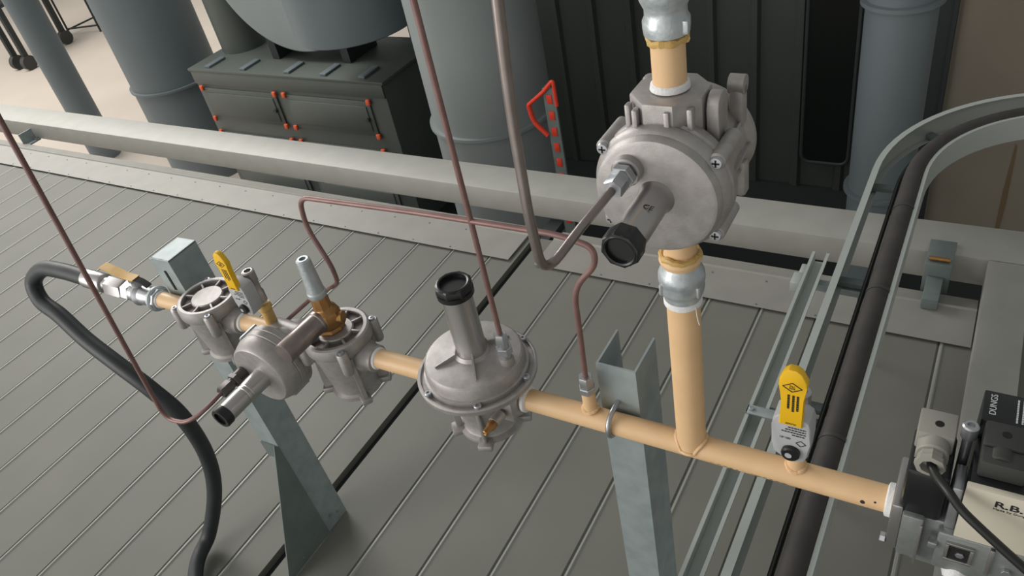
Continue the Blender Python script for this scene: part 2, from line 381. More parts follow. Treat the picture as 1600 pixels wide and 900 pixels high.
# manifold: from regulator 3 to the solenoid valves, with riser, nipple and cock stub welded on
man = thing('manifold_pipe', 'long beige painted pipe with welded riser and stubs, running to the solenoid valves', 'pipe', (0, 0, 1.015))
def part(nm, bm, m): return obj(nm, bm, m, man)
bm = NB(); cyl(bm, (-0.376, 0, -0.0066), (0.276, 0, 0), RP, seg=40); part('main_pipe', bm, 'pipe')
RR = 0.0245
bm = NB(); cyl(bm, (-0.044, 0, 0.0), (-0.044, 0, 0.328), RR, seg=40); part('riser', bm, 'pipe')
def weld(bm, x, r, n=40):
    path = []
    for i in range(n + 1):
        a = 2 * PI * i / n; px, py = r * math.cos(a), r * math.sin(a)
        z = math.sqrt(max(RP * RP - min(abs(py), RP) ** 2, 0)); path.append(Vector((x + px, py * 1.0, z + 0.0005)))
    rr = [0.0032 + 0.0012 * random.random() for _ in path]
    tube(bm, path, rr, 8)
bm = NB(); weld(bm, -0.044, RR + 0.0005); part('weld_bead', bm, 'pipe')
bm = NB(); cyl(bm, (-0.232, 0, 0), (-0.232, 0, 0.062), 0.0125, seg=28); part('stub', bm, 'pipe')
bm = NB(); weld(bm, -0.232, 0.0128); part('weld_bead', bm, 'pipe')
bm = NB(); cyl(bm, (0.128, 0, 0), (0.128, 0, 0.095), 0.0135, seg=28); part('stub', bm, 'pipe')
bm = NB(); weld(bm, 0.128, 0.0138); part('weld_bead', bm, 'pipe')
for x0, x1, nm in ((-0.374, -0.366, 0), (0.262, 0.276, 1)):
    bm = NB(); lathe(bm, [(RP + 0.0005, 0), (RP + 0.005, 0.002), (RP + 0.0055, x1 - x0), (RP + 0.0005, x1 - x0 + 0.003)], fr((x0, 0, -0.006 if nm == 0 else 0), (1, 0, 0)), 32); part('thread_tape', bm, 'tape')
bm = NB(); lathe(bm, [(RR + 0.0005, 0.318), (RR + 0.0035, 0.320), (RR + 0.0035, 0.326), (RR + 0.001, 0.329)], fr((-0.044, 0, 0)), 32); part('thread_tape', bm, 'tape')
bm = NB(); tube(bm, spline([(-0.02, -0.014, 0.324), (-0.012, -0.03, 0.318), (-0.008, -0.034, 0.310)]), 0.0007, 6); part('loose_tape_strand', bm, 'tape')
for q in ((0.232, -0.0205, 0.0035), (0.249, -0.0195, 0.008)):
    bm = NB(); lathe(bm, [(0.0045 if q[0] < 0.24 else 0.002, 0), (0.0, 0.0012)], fr(q, (0, -0.96, 0.3)), 8); part('paint_chip', bm, 'ink')

bm = NB(); tube(bm, [(x, -0.0192 - 0.0003 * math.sin(x * 90), -0.0090 + 0.0006 * math.sin(x * 150)) for x in [-0.03 + 0.005 * k for k in range(31)]], [0.0004 + 0.0011 * abs(math.sin(k * 1.7)) for k in range(31)], 6); part('paint_scratch', bm, 'rust')
# socket joint on the riser (galvanised) and beige nipple above
jx = -0.044
t = thing('pipe_union', 'galvanised union fitting on the beige riser below the upright regulator', 'fitting', (jx, 0, 1.343))
bm = NB(); lathe(bm, [(0.0235, 0), (0.027, 0.002), (0.0275, 0.010), (0.031, 0.014), (0.0325, 0.022), (0.0315, 0.032), (0.0335, 0.036), (0.0330, 0.046), (0.030, 0.054), (0.0255, 0.059), (0.0245, 0.063)], None, 40); obj('socket_body', bm, 'malle', t)
for a in (-2.3, -0.5):
    bm = NB(); box(bm, (0, 0, 0), (0.006, 0.005, 0.018), Matrix.Rotation(a, 4, 'Z') @ Matrix.Translation((0.033, 0, 0.026)), 0.0015); obj('rib', bm, 'malle', t)
t = thing('beige_nipple', 'short beige pipe with lumpy sealant ring directly under the upright regulator', 'pipe', (jx, 0, 1.398))
bm = NB(); lathe(bm, [(0.022, 0.006), (0.0275, 0.008), (0.0305, 0.016), (0.029, 0.022), (0.024, 0.026), (0.0225, 0.027), (0.0215, 0.085)], None, 40); obj('nipple_wall', bm, 'pipe', t)
bm = NB(); path = [(0.0265 * math.cos(a), 0.0265 * math.sin(a), 0.0225 + 0.004 * random.random()) for a in [2 * PI * k / 28 for k in range(29)]]
tube(bm, path, [0.003 + 0.002 * random.random() for _ in path], 8); obj('sealant', bm, 'pipey', t)

# -------- large regulator builder (local: axis Z, pipe axis X)
def reg_large(label):
    t = thing('gas_regulator', label, 'regulator', (-0.471, 0, PZ(-0.471)))
    bm = NB()   # lower body
    lathe(bm, [(0.0, -0.098), (0.060, -0.098), (0.066, -0.094), (0.066, -0.088), (0.058, -0.084), (0.055, -0.078), (0.058, -0.05), (0.064, -0.02), (0.070, 0.01), (0.080, 0.03), (0.100, 0.038)], None, 48)
    lathe(bm, [(0.036, -0.095), (0.036, 0.09), (0.030, 0.095)], fr((0, 0, 0), (1, 0, 0)), 40)
    lathe(bm, [(0.034, 0), (0.034, 0.085)], fr((0, 0, 0), (-1, 0, 0)), 40)
    for a in (-1.2, -2.4, 0.5, 2.3):
        m = Matrix.Rotation(a, 4, 'Z'); box(bm, (0.066, 0, -0.092), (0.034, 0.03, 0.016), m, 0.004); box(bm, (0.066, 0, -0.03), (0.014, 0.008, 0.12), m, 0.003)
    box(bm, (0.075, -0.03, 0.0), (0.03, 0.02, 0.06), None, 0.004); box(bm, (0.075, 0.03, 0.0), (0.03, 0.02, 0.06), None, 0.004)
    obj('body', bm, 'alu', t)
    bm = NB()   # diaphragm flange
    lathe(bm, [(0.085, 0.036), (0.112, 0.040), (0.1175, 0.044), (0.1185, 0.054), (0.115, 0.0565), (0.112, 0.0565), (0.111, 0.052), (0.104, 0.052), (0.103, 0.062), (0.098, 0.064)], None, 72); obj('diaphragm_flange', bm, 'alu', t)
    bm = NB()   # dome
    lathe(bm, [(0.103, 0.050), (0.103, 0.0555), (0.1005, 0.057), (0.1000, 0.060), (0.0985, 0.0605), (0.0975, 0.083), (0.0955, 0.0885), (0.0925, 0.0912), (0.086, 0.0925), (0.05, 0.0945), (0.036, 0.097), (0.031, 0.104), (0.0, 0.104)], None, 72)
    for a in (-0.95, -2.35 + 0.1, 2.5, 0.35 + 0.6):
        m = Matrix.Rotation(a, 4, 'Z')
        prism(bm, [(0.028, 0.094), (0.078, 0.092), (0.076, 0.0965), (0.034, 0.107), (0.030, 0.118), (0.028, 0.118)], -0.0018, 0.0018, m @ Matrix(((1, 0, 0, 0), (0, 0, -1, 0), (0, 1, 0, 0), (0, 0, 0, 1))))
    cyl(bm, (0.077, 0.0, 0.09), (0.077, 0.0, 0.108), 0.0145, 0.0135, 28)
    obj('cover', bm, 'alu', t, ang=24)
    bm = NB(); lathe(bm, [(0.0305, 0.098), (0.0295, 0.102), (0.0285, 0.245)], None, 48); obj('spring_tube', bm, 'alup', t)
    bm = NB(); lathe(bm, [(0.031, 0.238), (0.0345, 0.240), (0.0345, 0.250)], Matrix.Rotation(0.2, 4, 'Z'), 48)
    lathe(bm, [(0.0345, 0.246), (0.0350, 0.249), (0.0350, 0.262), (0.033, 0.265), (0.030, 0.2655)], Matrix.Rotation(0.2, 4, 'Z'), 8, False); lathe(bm, [(0.032, 0.2500), (0.032, 0.2645), (0.0285, 0.2660), (0.0255, 0.2650), (0.0245, 0.2575), (0.0, 0.2575)], None, 40); obj('adjuster_cap', bm, 'blk', t)
    for k in range(6):
        a = -2.05 + k * PI / 3; bm = NB()
        lathe(bm, [(0.0075, 0.045), (0.0075, 0.061), (0.0062, 0.0625), (0.003, 0.0625), (0.003, 0.0595), (0, 0.0595)], fr((0.1085 * math.cos(a), 0.1085 * math.sin(a), 0)), 16); obj('screw', bm, 'nut', t)
    # hex fitting on the cover for the pulse line
    bm = NB(); cyl(bm, (0.077, 0, 0.106), (0.077, 0, 0.120), 0.0115); obj('threaded_boss', bm, 'nut', t)
    bm = NB(); hexa(bm, (0.077, 0, 0.117), (0.077, 0, 0.133), 0.0155, 0.3); hexa(bm, (0.076, 0, 0.137), (0.076, 0, 0.165), 0.0125, 0.3); cyl(bm, (0.077, 0, 0.12), (0.076, 0, 0.145), 0.011); obj('compression_nut', bm, 'nut', t)
    bm = NB(); lathe(bm, [(0.008, 0.092), (0.008, 0.112), (0.006, 0.112), (0.006, 0.114), (0, 0.114)], fr((0.052, 0.024, 0)), 6); obj('vent_plug', bm, 'alup', t)
    # brass test nipples
    for p, dd, s in (((0.066, -0.066, -0.006), (-0.1, -1, 0.0), 1.1), ((-0.075, -0.058, 0.018), (-0.6, -0.8, -0.1), 0.7)):
        f0 = fr(p, dd)
        bm = NB(); cyl(bm, Vector(p) - f0.to_3x3() @ Vector((0, 0, 0.02)), Vector(p) + f0.to_3x3() @ Vector((0, 0, 0.004 * s)), 0.0105 * s); obj('nipple_boss', bm, 'alu', t)
        bm = NB(); lathe(bm, [(0.0085 * s, 0.002), (0.009 * s, 0.006), (0.009 * s, 0.014 * s), (0.0065 * s, 0.018 * s), (0.0055 * s, 0.030 * s), (0.004 * s, 0.031 * s), (0.0, 0.028 * s)], f0, 8); obj('test_nipple', bm, 'brass', t)
    return t
reg_large('large disc regulator with an upright black capped spring tube and a brass test nipple')

# -------- filters
def filt(x, label, rot=0.0):
    t = thing('gas_filter', label, 'filter', (x, 0, PZ(x)))
    bm = NB()
    lathe(bm, [(0.0, -0.112), (0.052, -0.112), (0.058, -0.108), (0.058, -0.098), (0.052, -0.094), (0.052, -0.086), (0.060, -0.03), (0.066, 0.01), (0.069, 0.03), (0.069, 0.04)], None, 48)
    for s, L in ((1, 0.098), (-1, 0.105)): lathe(bm, [(0.036, 0), (0.036, L - 0.03), (0.030, L - 0.02), (0.030, L - 0.002), (0.027, L), (0.0215, L)], fr((0, 0, 0), (s, 0, 0)), 36)
    for a in (-0.6, 0.6, PI - 0.6, PI + 0.6):
        m = Matrix.Rotation(a, 4, 'Z'); box(bm, (0.064, 0, -0.103), (0.03, 0.024, 0.016), m, 0.004)
        prism(bm, [(0.045, -0.10), (0.074, -0.10), (0.070, 0.02), (0.05, 0.02)], -0.005, 0.005, m @ Matrix(((1, 0, 0, 0), (0, 0, -1, 0), (0, 1, 0, 0), (0, 0, 0, 1))))
    obj('body', bm, 'alu', t)
    bm = NB()
    lathe(bm, [(0.074, 0.030), (0.0755, 0.034), (0.0755, 0.052), (0.074, 0.058), (0.070, 0.061), (0.063, 0.061), (0.0615, 0.059), (0.0615, 0.050), (0.040, 0.049), (0.0395, 0.057), (0.037, 0.0595), (0.0, 0.0605)], None, 56)
    for k in range(8):
        a = k * PI / 4 + 0.25; box(bm, (0.051, 0, 0.054), (0.026, 0.005, 0.010), Matrix.Rotation(a, 4, 'Z'), 0.0012)
    obj('cover', bm, 'alu', t)
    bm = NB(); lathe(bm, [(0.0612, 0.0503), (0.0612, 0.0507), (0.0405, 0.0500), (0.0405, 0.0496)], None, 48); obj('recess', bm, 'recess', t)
    for k in range(4):
        a = k * PI / 2 - 0.75 + rot; bm = NB()
        lathe(bm, [(0.010, -0.006), (0.012, 0.0), (0.012, 0.050), (0.010, 0.053), (0.0, 0.053)], fr((0.080 * math.cos(a), 0.080 * math.sin(a), 0)), 20)
        box(bm, (0.072, 0, 0.022), (0.02, 0.02, 0.052), Matrix.Rotation(a, 4, 'Z'), 0.003); obj('screw_lug', bm, 'alu', t)
        bm = NB(); lathe(bm, [(0.0065, 0.052), (0.0065, 0.057), (0.0035, 0.0575), (0.003, 0.0555), (0, 0.0555)], fr((0.080 * math.cos(a), 0.080 * math.sin(a), 0)), 16); obj('screw', bm, 'nut', t)
    return t
filt(-1.252, 'round cast gas filter with a spoked cover beside the hose end valve')
filt(-0.836, 'round cast gas filter under the brass fitting, left of the large disc regulator')
# pipes between
piece('pipe_nipple', -1.468, -1.356, 0.0205, 'pipe', 'short beige pipe between the hose end valve and the first filter', 'pipe', True, True)
piece('pipe_nipple', -1.156, -1.038, 0.0205, 'pipe', 'beige pipe between the first filter and the small round regulator', 'pipe', True, False)
piece('pipe_nipple', -0.742, -0.553, RP, 'pipe', 'beige pipe between the second filter and the large disc regulator', 'pipe', True, False)

# -------- small round regulator on main pipe (axis towards the viewer)
R2 = Matrix(((1, 0, 0, 0), (0, 0, -1, 0), (0, 1, 0, 0), (0, 0, 0, 1)))   # local z -> world -y, local y -> world z
t = thing('gas_regulator', 'small round regulator between the two filters, its spring tube pointing at the viewer', 'regulator', (-0.992, 0, 0.980), R2)
bm = NB()
lathe(bm, [(0.060, 0.036), (0.080, 0.042), (0.085, 0.046), (0.085, 0.060), (0.083, 0.062), (0.085, 0.064), (0.085, 0.078), (0.083, 0.080), (0.0845, 0.082), (0.0845, 0.094), (0.081, 0.104), (0.076, 0.117), (0.072, 0.120), (0.0, 0.120)], None, 72)
obj('diaphragm_housing', bm, 'alu', t)
bm = NB()
lathe(bm, [(0.0, -0.05), (0.026, -0.050), (0.040, -0.03), (0.045, 0.0), (0.060, 0.038)], None, 40)
cyl(bm, (-0.050, 0.018, 0.0), (0.050, 0.018, 0.0), 0.031, seg=32)
obj('body', bm, 'alu', t)
bm = NB(); lathe(bm, [(0.0255, 0.119), (0.0235, 0.124), (0.0225, 0.166), (0.0213, 0.167), (0.0213, 0.170), (0.0225, 0.171), (0.0225, 0.176), (0.0213, 0.177), (0.0213, 0.180), (0.0222, 0.181), (0.0220, 0.236)], fr((0.004, -0.004, 0)), 40); obj('spring_tube', bm, 'alup', t)
bm = NB(); lathe(bm, [(0.0225, 0.230), (0.0240, 0.232), (0.0240, 0.247), (0.0225, 0.250), (0.016, 0.250), (0.0155, 0.244), (0, 0.244)], fr((0.004, -0.004, 0)), 24); obj('adjuster_cap', bm, 'blk', t)
for a in (2.3, 0.6, -1.1):
    X, Y = 0.085 * math.cos(a), 0.085 * math.sin(a)
    bm = NB(); cyl(bm, (X, Y, 0.040), (X, Y, 0.086), 0.0065); lathe(bm, [(0.0055, 0.085), (0.0055, 0.089), (0, 0.089)], fr((X, Y, 0))); obj('screw', bm, 'nut', t)
NX, NZ = -0.052, -0.002
bm = NB(); cyl(bm, (NX, NZ, 0.117), (NX, NZ, 0.148), 0.0145); obj('fitting_body', bm, 'dnut', t)
bm = NB(); hexa(bm, (NX, NZ, 0.143), (NX, NZ, 0.155), 0.0175); hexa(bm, (NX, NZ, 0.161), (NX, NZ, 0.192), 0.0145); cyl(bm, (NX, NZ, 0.15), (NX, NZ, 0.17), 0.012); obj('compression_nut', bm, 'dnut', t)

# -------- upright regulator on the riser
t = thing('gas_regulator', 'cast regulator on top of the beige riser, its black capped tube facing the viewer', 'regulator', (-0.044, 0, 1.558), R2)
bm = NB()
lathe(bm, [(0.074, 0.012), (0.086, 0.020), (0.088, 0.024), (0.088, 0.036), (0.0855, 0.039), (0.0855, 0.042), (0.0875, 0.044), (0.0875, 0.052), (0.084, 0.058), (0.082, 0.060), (0.082, 0.064), (0.0785, 0.071), (0.074, 0.073), (0.0, 0.073)], None, 72)
obj('front_cover', bm, 'alu', t)
bm = NB()
lathe(bm, [(0.0, -0.104), (0.062, -0.104), (0.066, -0.100), (0.074, -0.098), (0.078, -0.094), (0.078, -0.086), (0.074, -0.082), (0.070, -0.078), (0.069, -0.04), (0.073, -0.01), (0.078, 0.018)], None, 64)
for a in (0.0, 0.5, -0.5):
    prism(bm, [(0.060, -0.08), (0.0735, -0.082), (0.077, 0.012), (0.06, 0.012)], -0.002, 0.002, Matrix.Rotation(a, 4, 'Z') @ Matrix(((1, 0, 0, 0), (0, 0, -1, 0), (0, 1, 0, 0), (0, 0, 0, 1))))
# pipe sockets (local y = world up)
for s, L in ((1, 0.120), (-1, 0.105)):
    lathe(bm, [(0.040, 0.0), (0.040, L - 0.03)], fr((0, 0, -0.0), (0, s, 0)), 36)
m = fr((0, 0.060, 0.0), (0, 1, 0), (1, 0, 0))
prism(bm, [(0.049 * math.cos(a), 0.049 * math.sin(a)) for a in [PI / 8 + k * PI / 4 for k in range(8)]], 0.0, 0.052, m, 0.003)
for xx in (-0.042, -0.028, 0.012, 0.036): box(bm, (xx, 0.080, 0.044 if abs(xx) < 0.03 else 0.032), (0.007, 0.050, 0.012), None, 0.002)
prism(bm, [(-0.017, 0.045)] + [(-0.017 * math.cos(a), 0.094 + 0.017 * math.sin(a)) for a in [k * PI / 12 for k in range(13)]] + [(0.017, 0.045)], 0.048, 0.063, Matrix(((0, 0, 1, 0), (0, 1, 0, 0), (1, 0, 0, -0.004), (0, 0, 0, 1))), 0.0015)
box(bm, (0.058, 0.058, -0.078), (0.020, 0.062, 0.022), None, 0.006)
lathe(bm, [(0.0125, -0.010), (0.0125, 0.010)], fr((0.058, 0.084, -0.078), (1, 0, 0)), 24)
box(bm, (0.062, -0.050, -0.078), (0.018, 0.055, 0.022), None, 0.006)
box(bm, (-0.058, 0.058, -0.078), (0.020, 0.062, 0.022), None, 0.006)
obj('body', bm, 'alu', t)
bm = NB(); lathe(bm, [(0.025, 0.071), (0.0225, 0.076), (0.0205, 0.082), (0.0212, 0.168)], fr((0.002, 0.002, 0)), 40); obj('spring_tube', bm, 'alup', t)
bm = NB(); FC = fr((0.002, 0.002, 0)); lathe(bm, [(0.0225, 0.162), (0.0248, 0.164), (0.0248, 0.184), (0.0235, 0.187), (0.020, 0.1875)], FC @ Matrix.Rotation(0.2, 4, 'Z'), 8, False); lathe(bm, [(0.0225, 0.164), (0.0238, 0.172), (0.0225, 0.186), (0.0195, 0.188), (0.0175, 0.187), (0.0165, 0.182), (0, 0.182)], FC, 32); obj('adjuster_cap', bm, 'blk', t)
for a in (2.5, 0.60, -0.66, -2.5):
    X, Y = 0.0885 * math.cos(a), 0.0885 * math.sin(a)
    bm = NB(); lathe(bm, [(0.0105, -0.01), (0.0105, 0.052), (0.009, 0.054), (0, 0.054)], fr((X, Y, 0)), 20); box(bm, (0.079, 0, 0.022), (0.020, 0.017, 0.056), Matrix.Rotation(a, 4, 'Z'), 0.002); obj('screw_lug', bm, 'alu', t)
    bm = NB(); lathe(bm, [(0.0082, 0.053), (0.0082, 0.0565), (0.007, 0.0585), (0.0, 0.059)], fr((X, Y, 0)), 18)
    o = obj('screw', bm, 'nut', t)
    bm = NB(); box(bm, (X, Y, 0.0592), (0.009, 0.0018, 0.0006)); box(bm, (X, Y, 0.0592), (0.0018, 0.009, 0.0006)); obj('cross_slot', bm, 'hole', o)
FX, FY = -0.030, 0.040
bm = NB(); lathe(bm, [(0.0195, 0.068), (0.0190, 0.084), (0.017, 0.086)], fr((FX, FY, 0)), 28); cyl(bm, (FX, FY, 0.08), (FX, FY, 0.094), 0.0125); obj('threaded_boss', bm, 'alup', t)
bm = NB(); hexa(bm, (FX, FY, 0.088), (FX, FY, 0.100), 0.0165); hexa(bm, (FX, FY, 0.098), (FX, FY, 0.124), 0.0135, 0.4); obj('compression_nut', bm, 'nut', t)
aa = math.radians(78); rd = Vector((math.cos(aa), math.sin(aa), 0)); tg = Vector((0, 0, 1)).cross(rd)
m4 = Matrix((tuple(-tg), (0, 0, 1), tuple(rd))).transposed() if False else Matrix((tuple(Vector((0, 0, 1)).cross(rd) * -1), (0, 0, -1), tuple(rd))).transposed()
m4 = m4.to_4x4(); m4.translation = Vector((0.002, 0.002, 0.125)) + rd * 0.0213
text('printed_mark', 'CE', 0.011, m4, 'ink', t, 0.0002)
text('cast_lettering', 'EV', 0.012, Matrix.Translation((0.045, 0.030, 0.0715)) @ Matrix.Rotation(-0.9, 4, 'Z'), 'alup', t, 0.0006)
# top pipe, tape and malleable fitting
t = thing('beige_nipple', 'beige pipe entering the top of the upright regulator under a galvanised fitting', 'pipe', (jx, 0, 1.668))
bm = NB(); cyl(bm, (0, 0, 0), (0, 0, 0.070), 0.0205, seg=36); obj('nipple_wall', bm, 'pipe', t)
bm = NB(); lathe(bm, [(0.021, 0.003), (0.0245, 0.004), (0.0235, 0.010), (0.021, 0.012)], None, 32); obj('thread_tape', bm, 'tape', t)
bm = NB(); path = [(0.0215 * math.cos(a), 0.0215 * math.sin(a), 0.064 + 0.003 * random.random()) for a in [2 * PI * k / 28 for k in range(29)]]
tube(bm, path, [0.003 + 0.003 * random.random() for _ in path], 8); obj('sealant', bm, 'pipey', t)
t = thing('pipe_union', 'galvanised union fitting at the top of the picture above the upright regulator', 'fitting', (jx, 0, 1.738))
bm = NB(); lathe(bm, [(0.022, 0), (0.0265, 0.002), (0.0275, 0.010), (0.0275, 0.018), (0.0245, 0.024), (0.0245, 0.032), (0.029, 0.042), (0.0305, 0.052), (0.0305, 0.090), (0.034, 0.095), (0.034, 0.13)], None, 40); obj('socket_body', bm, 'malle', t)
bm = NB(); lathe(bm, [(0.0075, 0), (0.0075, 0.0015), (0.0058, 0.0015), (0.0058, 0.0004)], fr((-0.004, -0.0302, 0.058), (-0.1, -1, 0)), 20, False); obj('cast_mark', bm, 'malle', t)
bm = NB(); box(bm, (0.026, -0.010, 0.012), (0.008, 0.006, 0.016), None, 0.002); obj('rib', bm, 'malle', t)

# -------- gas cocks
def cock():
    t = thing('gas_cock', '', 'valve', (0.128, 0, 1.110))
    bm = NB(); lathe(bm, [(0.0115, 0.0), (0.0155, 0.001), (0.0155, 0.03), (0.0135, 0.033), (0.0135, 0.060), (0.0155, 0.064), (0.0155, 0.094), (0.0125, 0.096), (0.0095, 0.096), (0.0095, 0.082), (0, 0.082)], None, 28)
    cyl(bm, (0, 0.0, 0.05), (0, -0.03, 0.05), 0.012); obj('outlet_tube', bm, 'alup', t)
    m = Matrix(((1, 0, 0, 0), (0, 0, 1, -0.052), (0, 1, 0, 0), (0, 0, 0, 1)))
    bm = NB(); prism(bm, [(-0.010, 0.0), (0.008, -0.005), (0.020, 0.000), (0.0255, 0.012), (0.0275, 0.040), (0.0275, 0.072), (0.024, 0.084), (0.016, 0.089), (-0.018, 0.092), (-0.0255, 0.084), (-0.0275, 0.070), (-0.0275, 0.030), (-0.0235, 0.010)], 0.0, 0.036, m, 0.003); obj('body', bm, 'gry', t)
    bm = NB(); lathe(bm, [(0.0135, 0), (0.0135, 0.006), (0.0115, 0.0085), (0.0, 0.0085)], fr((0.002, -0.052, 0.018), (0, -1, 0)), 28); o = obj('push_knob', bm, 'blk', t)
    bm = NB(); lathe(bm, [(0.0050, 0.0084), (0.0050, 0.0094), (0, 0.0094)], fr((0.000, -0.052, 0.018), (0, -1, 0)), 20); obj('knob_pin', bm, 'gry', o)
    pts = [(-0.0165, 0.078), (0.0165, 0.078), (0.0155, 0.135), (0.0175, 0.148), (0.0190, 0.158), (0.0190, 0.168), (0.0110, 0.184), (0.004, 0.189), (-0.006, 0.189), (-0.013, 0.182), (-0.0185, 0.168), (-0.0185, 0.158), (-0.0165, 0.145), (-0.0145, 0.128)]
    bm = NB(); prism(bm, pts, -0.0045, 0.009, m, 0.002); lv = obj('lever', bm, 'yel', t)
    F = Matrix(((1, 0, 0, 0), (0, 0, -1, -0.0568), (0, 1, 0, 0), (0, 0, 0, 1)))      # text plane facing -Y
    def txt(s, size, x, z, ang, par, y=-0.0568, mt='ink'): text('lettering', s, size, Matrix.Translation((x, y, z)) @ Matrix(((1, 0, 0, 0), (0, 0, -1, 0), (0, 1, 0, 0), (0, 0, 0, 1))) @ Matrix.Rotation(ang, 4, 'Z'), mt, par, 0.0002)
    txt('DUNGS', 0.0042, 0.0075, 0.0845, PI, lv)
    dashes(lv, Matrix.Translation((0, -0.0568, 0)) @ FY_ @ Matrix.Rotation(-PI / 2, 4, 'Z'), [(-0.142, -0.112, 0.0065), (-0.142, -0.108, 0.0005), (-0.142, -0.114, -0.0060)], 'ink', 0.0032)
    bm = NB(); 
    q = [(-0.013, 0.157), (0, 0.1655), (0.013, 0.157), (0, 0.1485)]
    for a, b in zip(q, q[1:] + q[:1]): cyl(bm, (a[0], -0.0568, a[1]), (b[0], -0.0568, b[1]), 0.0007, seg=6)
    obj('diamond_emblem', bm, 'ink', lv); txt('DU', 0.0048, -0.004, 0.1572, 0, lv); txt('NGS', 0.0042, -0.0045, 0.1535, 0, lv)
    dashes(t, Matrix.Translation((0, -0.0521, 0)) @ FY_, [(-0.004, 0.021, 0.0690), (-0.008, 0.021, 0.0640), (-0.013, 0.021, 0.0590), (0.002, 0.021, 0.0540)], 'ink', 0.0022)
    txt('001-01', 0.0056, 0.0, 0.048, PI, t, -0.0524)
    bm = NB(); q = [(0.008, 0.040), (0.015, 0.046), (0.022, 0.040), (0.015, 0.034)]
    for a, b in zip(q, q[1:] + q[:1]): cyl(bm, (a[0], -0.0522, a[1]), (b[0], -0.0522, b[1]), 0.0007, seg=6)
    obj('diamond_emblem', bm, 'ink', t)
    return t
ck = cock(); ck['label'] = 'push button gas cock with a yellow handle, standing on the manifold pipe'
c2 = copy_tree(ck); c2.location = (-1.045, 0.0, 1.088); c2.scale = (0.9, 0.9, 0.9); c2['label'] = 'gas cock with a yellow handle beside the first filter, on a yellowed stub'
t = thing('beige_nipple', 'small yellowed pipe stub with sealant under the left gas cock', 'pipe', (-1.045, 0, 1.0))
bm = NB(); cyl(bm, (0, 0, 0.018), (0, 0, 0.082), 0.0135, seg=24); obj('nipple_wall', bm, 'pipey', t)
bm = NB(); lathe(bm, [(0.0136, 0.062), (0.0170, 0.068), (0.0155, 0.081)], None, 24); obj('sealant', bm, 'pipey', t)

# -------- brass relief fitting with zinc standpipe on second filter
t = thing('relief_valve', 'brass relief fitting with a pale zinc standpipe on top of the second filter', 'valve', (-0.846, 0, PZ(-0.84) + 0.0605))
bm = NB(); lathe(bm, [(0.030, 0.0), (0.031, 0.004), (0.028, 0.010), (0.029, 0.014), (0.032, 0.020), (0.032, 0.046), (0.028, 0.052), (0.021, 0.058), (0.0195, 0.062), (0.0195, 0.082), (0.0185, 0.090)], None, 8); obj('brass_body', bm, 'brass', t)
bm = NB(); lathe(bm, [(0.0, 0.128), (0.022, 0.128), (0.024, 0.125), (0.024, 0.030), (0.026, 0.028), (0.026, 0.02), (0.02, 0.018)], fr((-0.004, 0.0, 0.034), (-0.04, -1, 0)), 32); obj('side_cylinder', bm, 'steelt', t)
bm = NB(); cyl(bm, (0, 0, 0.03), (0.036, 0.012, 0.03), 0.014, seg=16); obj('side_plug', bm, 'brass', t)
bm = NB(); lathe(bm, [(0.0185, 0.089), (0.0205, 0.092), (0.0205, 0.102), (0.0185, 0.104), (0.0150, 0.184), (0.0115, 0.187), (0.0075, 0.187), (0.0075, 0.17), (0, 0.17)], None, 12); obj('standpipe', bm, 'malle', t)

# -------- hose end ball valve, hose
bv = thing('ball_valve', 'chromed ball valve with a worn yellow lever at the hose end', 'valve', (-1.545, 0, PZ(-1.545)))
bm = NB(); hexa(bm, (0.082, 0, 0), (0.052, 0, 0), 0.030, 0.2, seg=8); lathe(bm, [(0.020, -0.03), (0.026, -0.028), (0.026, 0.03), (0.020, 0.052)], fr((0, 0, 0), (1, 0, 0)), 32); lathe(bm, [(0.016, -0.025), (0.026, -0.012), (0.0315, 0.0), (0.026, 0.012), (0.016, 0.025)], fr((0, 0, 0), (1, 0, 0)), 32)
hexa(bm, (-0.06, 0, 0), (-0.028, 0, 0), 0.028, 0.1); obj('body', bm, 'nut', bv)
bm = NB(); lathe(bm, [(0.022, 0.078), (0.033, 0.080), (0.034, 0.088), (0.030, 0.092), (0.022, 0.093)], fr((-0.02, 0, 0), (1, 0, 0)), 32); obj('locknut', bm, 'malle', bv)
bm = NB(); cyl(bm, (0, 0, 0.02), (0, 0, 0.052), 0.011); hexa(bm, (0, 0, 0.044), (0, 0, 0.052), 0.014); obj('stem', bm, 'nut', bv)
bm = NB(); pth = [(0.045, 0.012, 0.030), (0.03, 0.01, 0.05), (0.0, 0.0, 0.056), (-0.05, -0.004, 0.062)]
def bar(bm, pth, w_, h_): sweep(bm, pth, [(-w_, -h_), (w_, -h_), (w_, h_), (-w_, h_)])
bar(bm, [(0.05, 0.004, 0.036), (0.03, 0.003, 0.048), (0.012, 0.0, 0.0545)], 0.009, 0.002); o = obj('black_stop', bm, 'blkm', bv)
bm = NB(); bar(bm, [(0.015, 0.0, 0.0555), (-0.03, 0.0, 0.056), (-0.05, 0.0, 0.062), (-0.115, 0.002, 0.070)], 0.0125, 0.0018); obj('lever', bm, 'yeld', bv)
hz = PZ(-1.7)
hose = thing('flexible_hose', 'thick black rubber hose looping from the left valve down to the deck', 'hose', (-1.8, 0, hz))
O = Vector(hose.location)
hp = [(-1.73, 0.0, 0.987), (-1.80, 0.0, 0.988), (-1.90, -0.002, 0.990), (-2.00, -0.006, 0.978), (-2.066, -0.025, 0.93), (-2.03, -0.05, 0.885), (-1.94, -0.062, 0.862), (-1.828, -0.08, 0.812), (-1.705, -0.09, 0.758), (-1.605, -0.09, 0.688), (-1.556, -0.08, 0.584), (-1.572, -0.074, 0.404), (-1.607, -0.10, 0.239), (-1.672, -0.164, 0.06), (-1.638, -0.268, 0.034), (-1.46, -0.44, 0.032), (-1.3, -0.62, 0.032)]
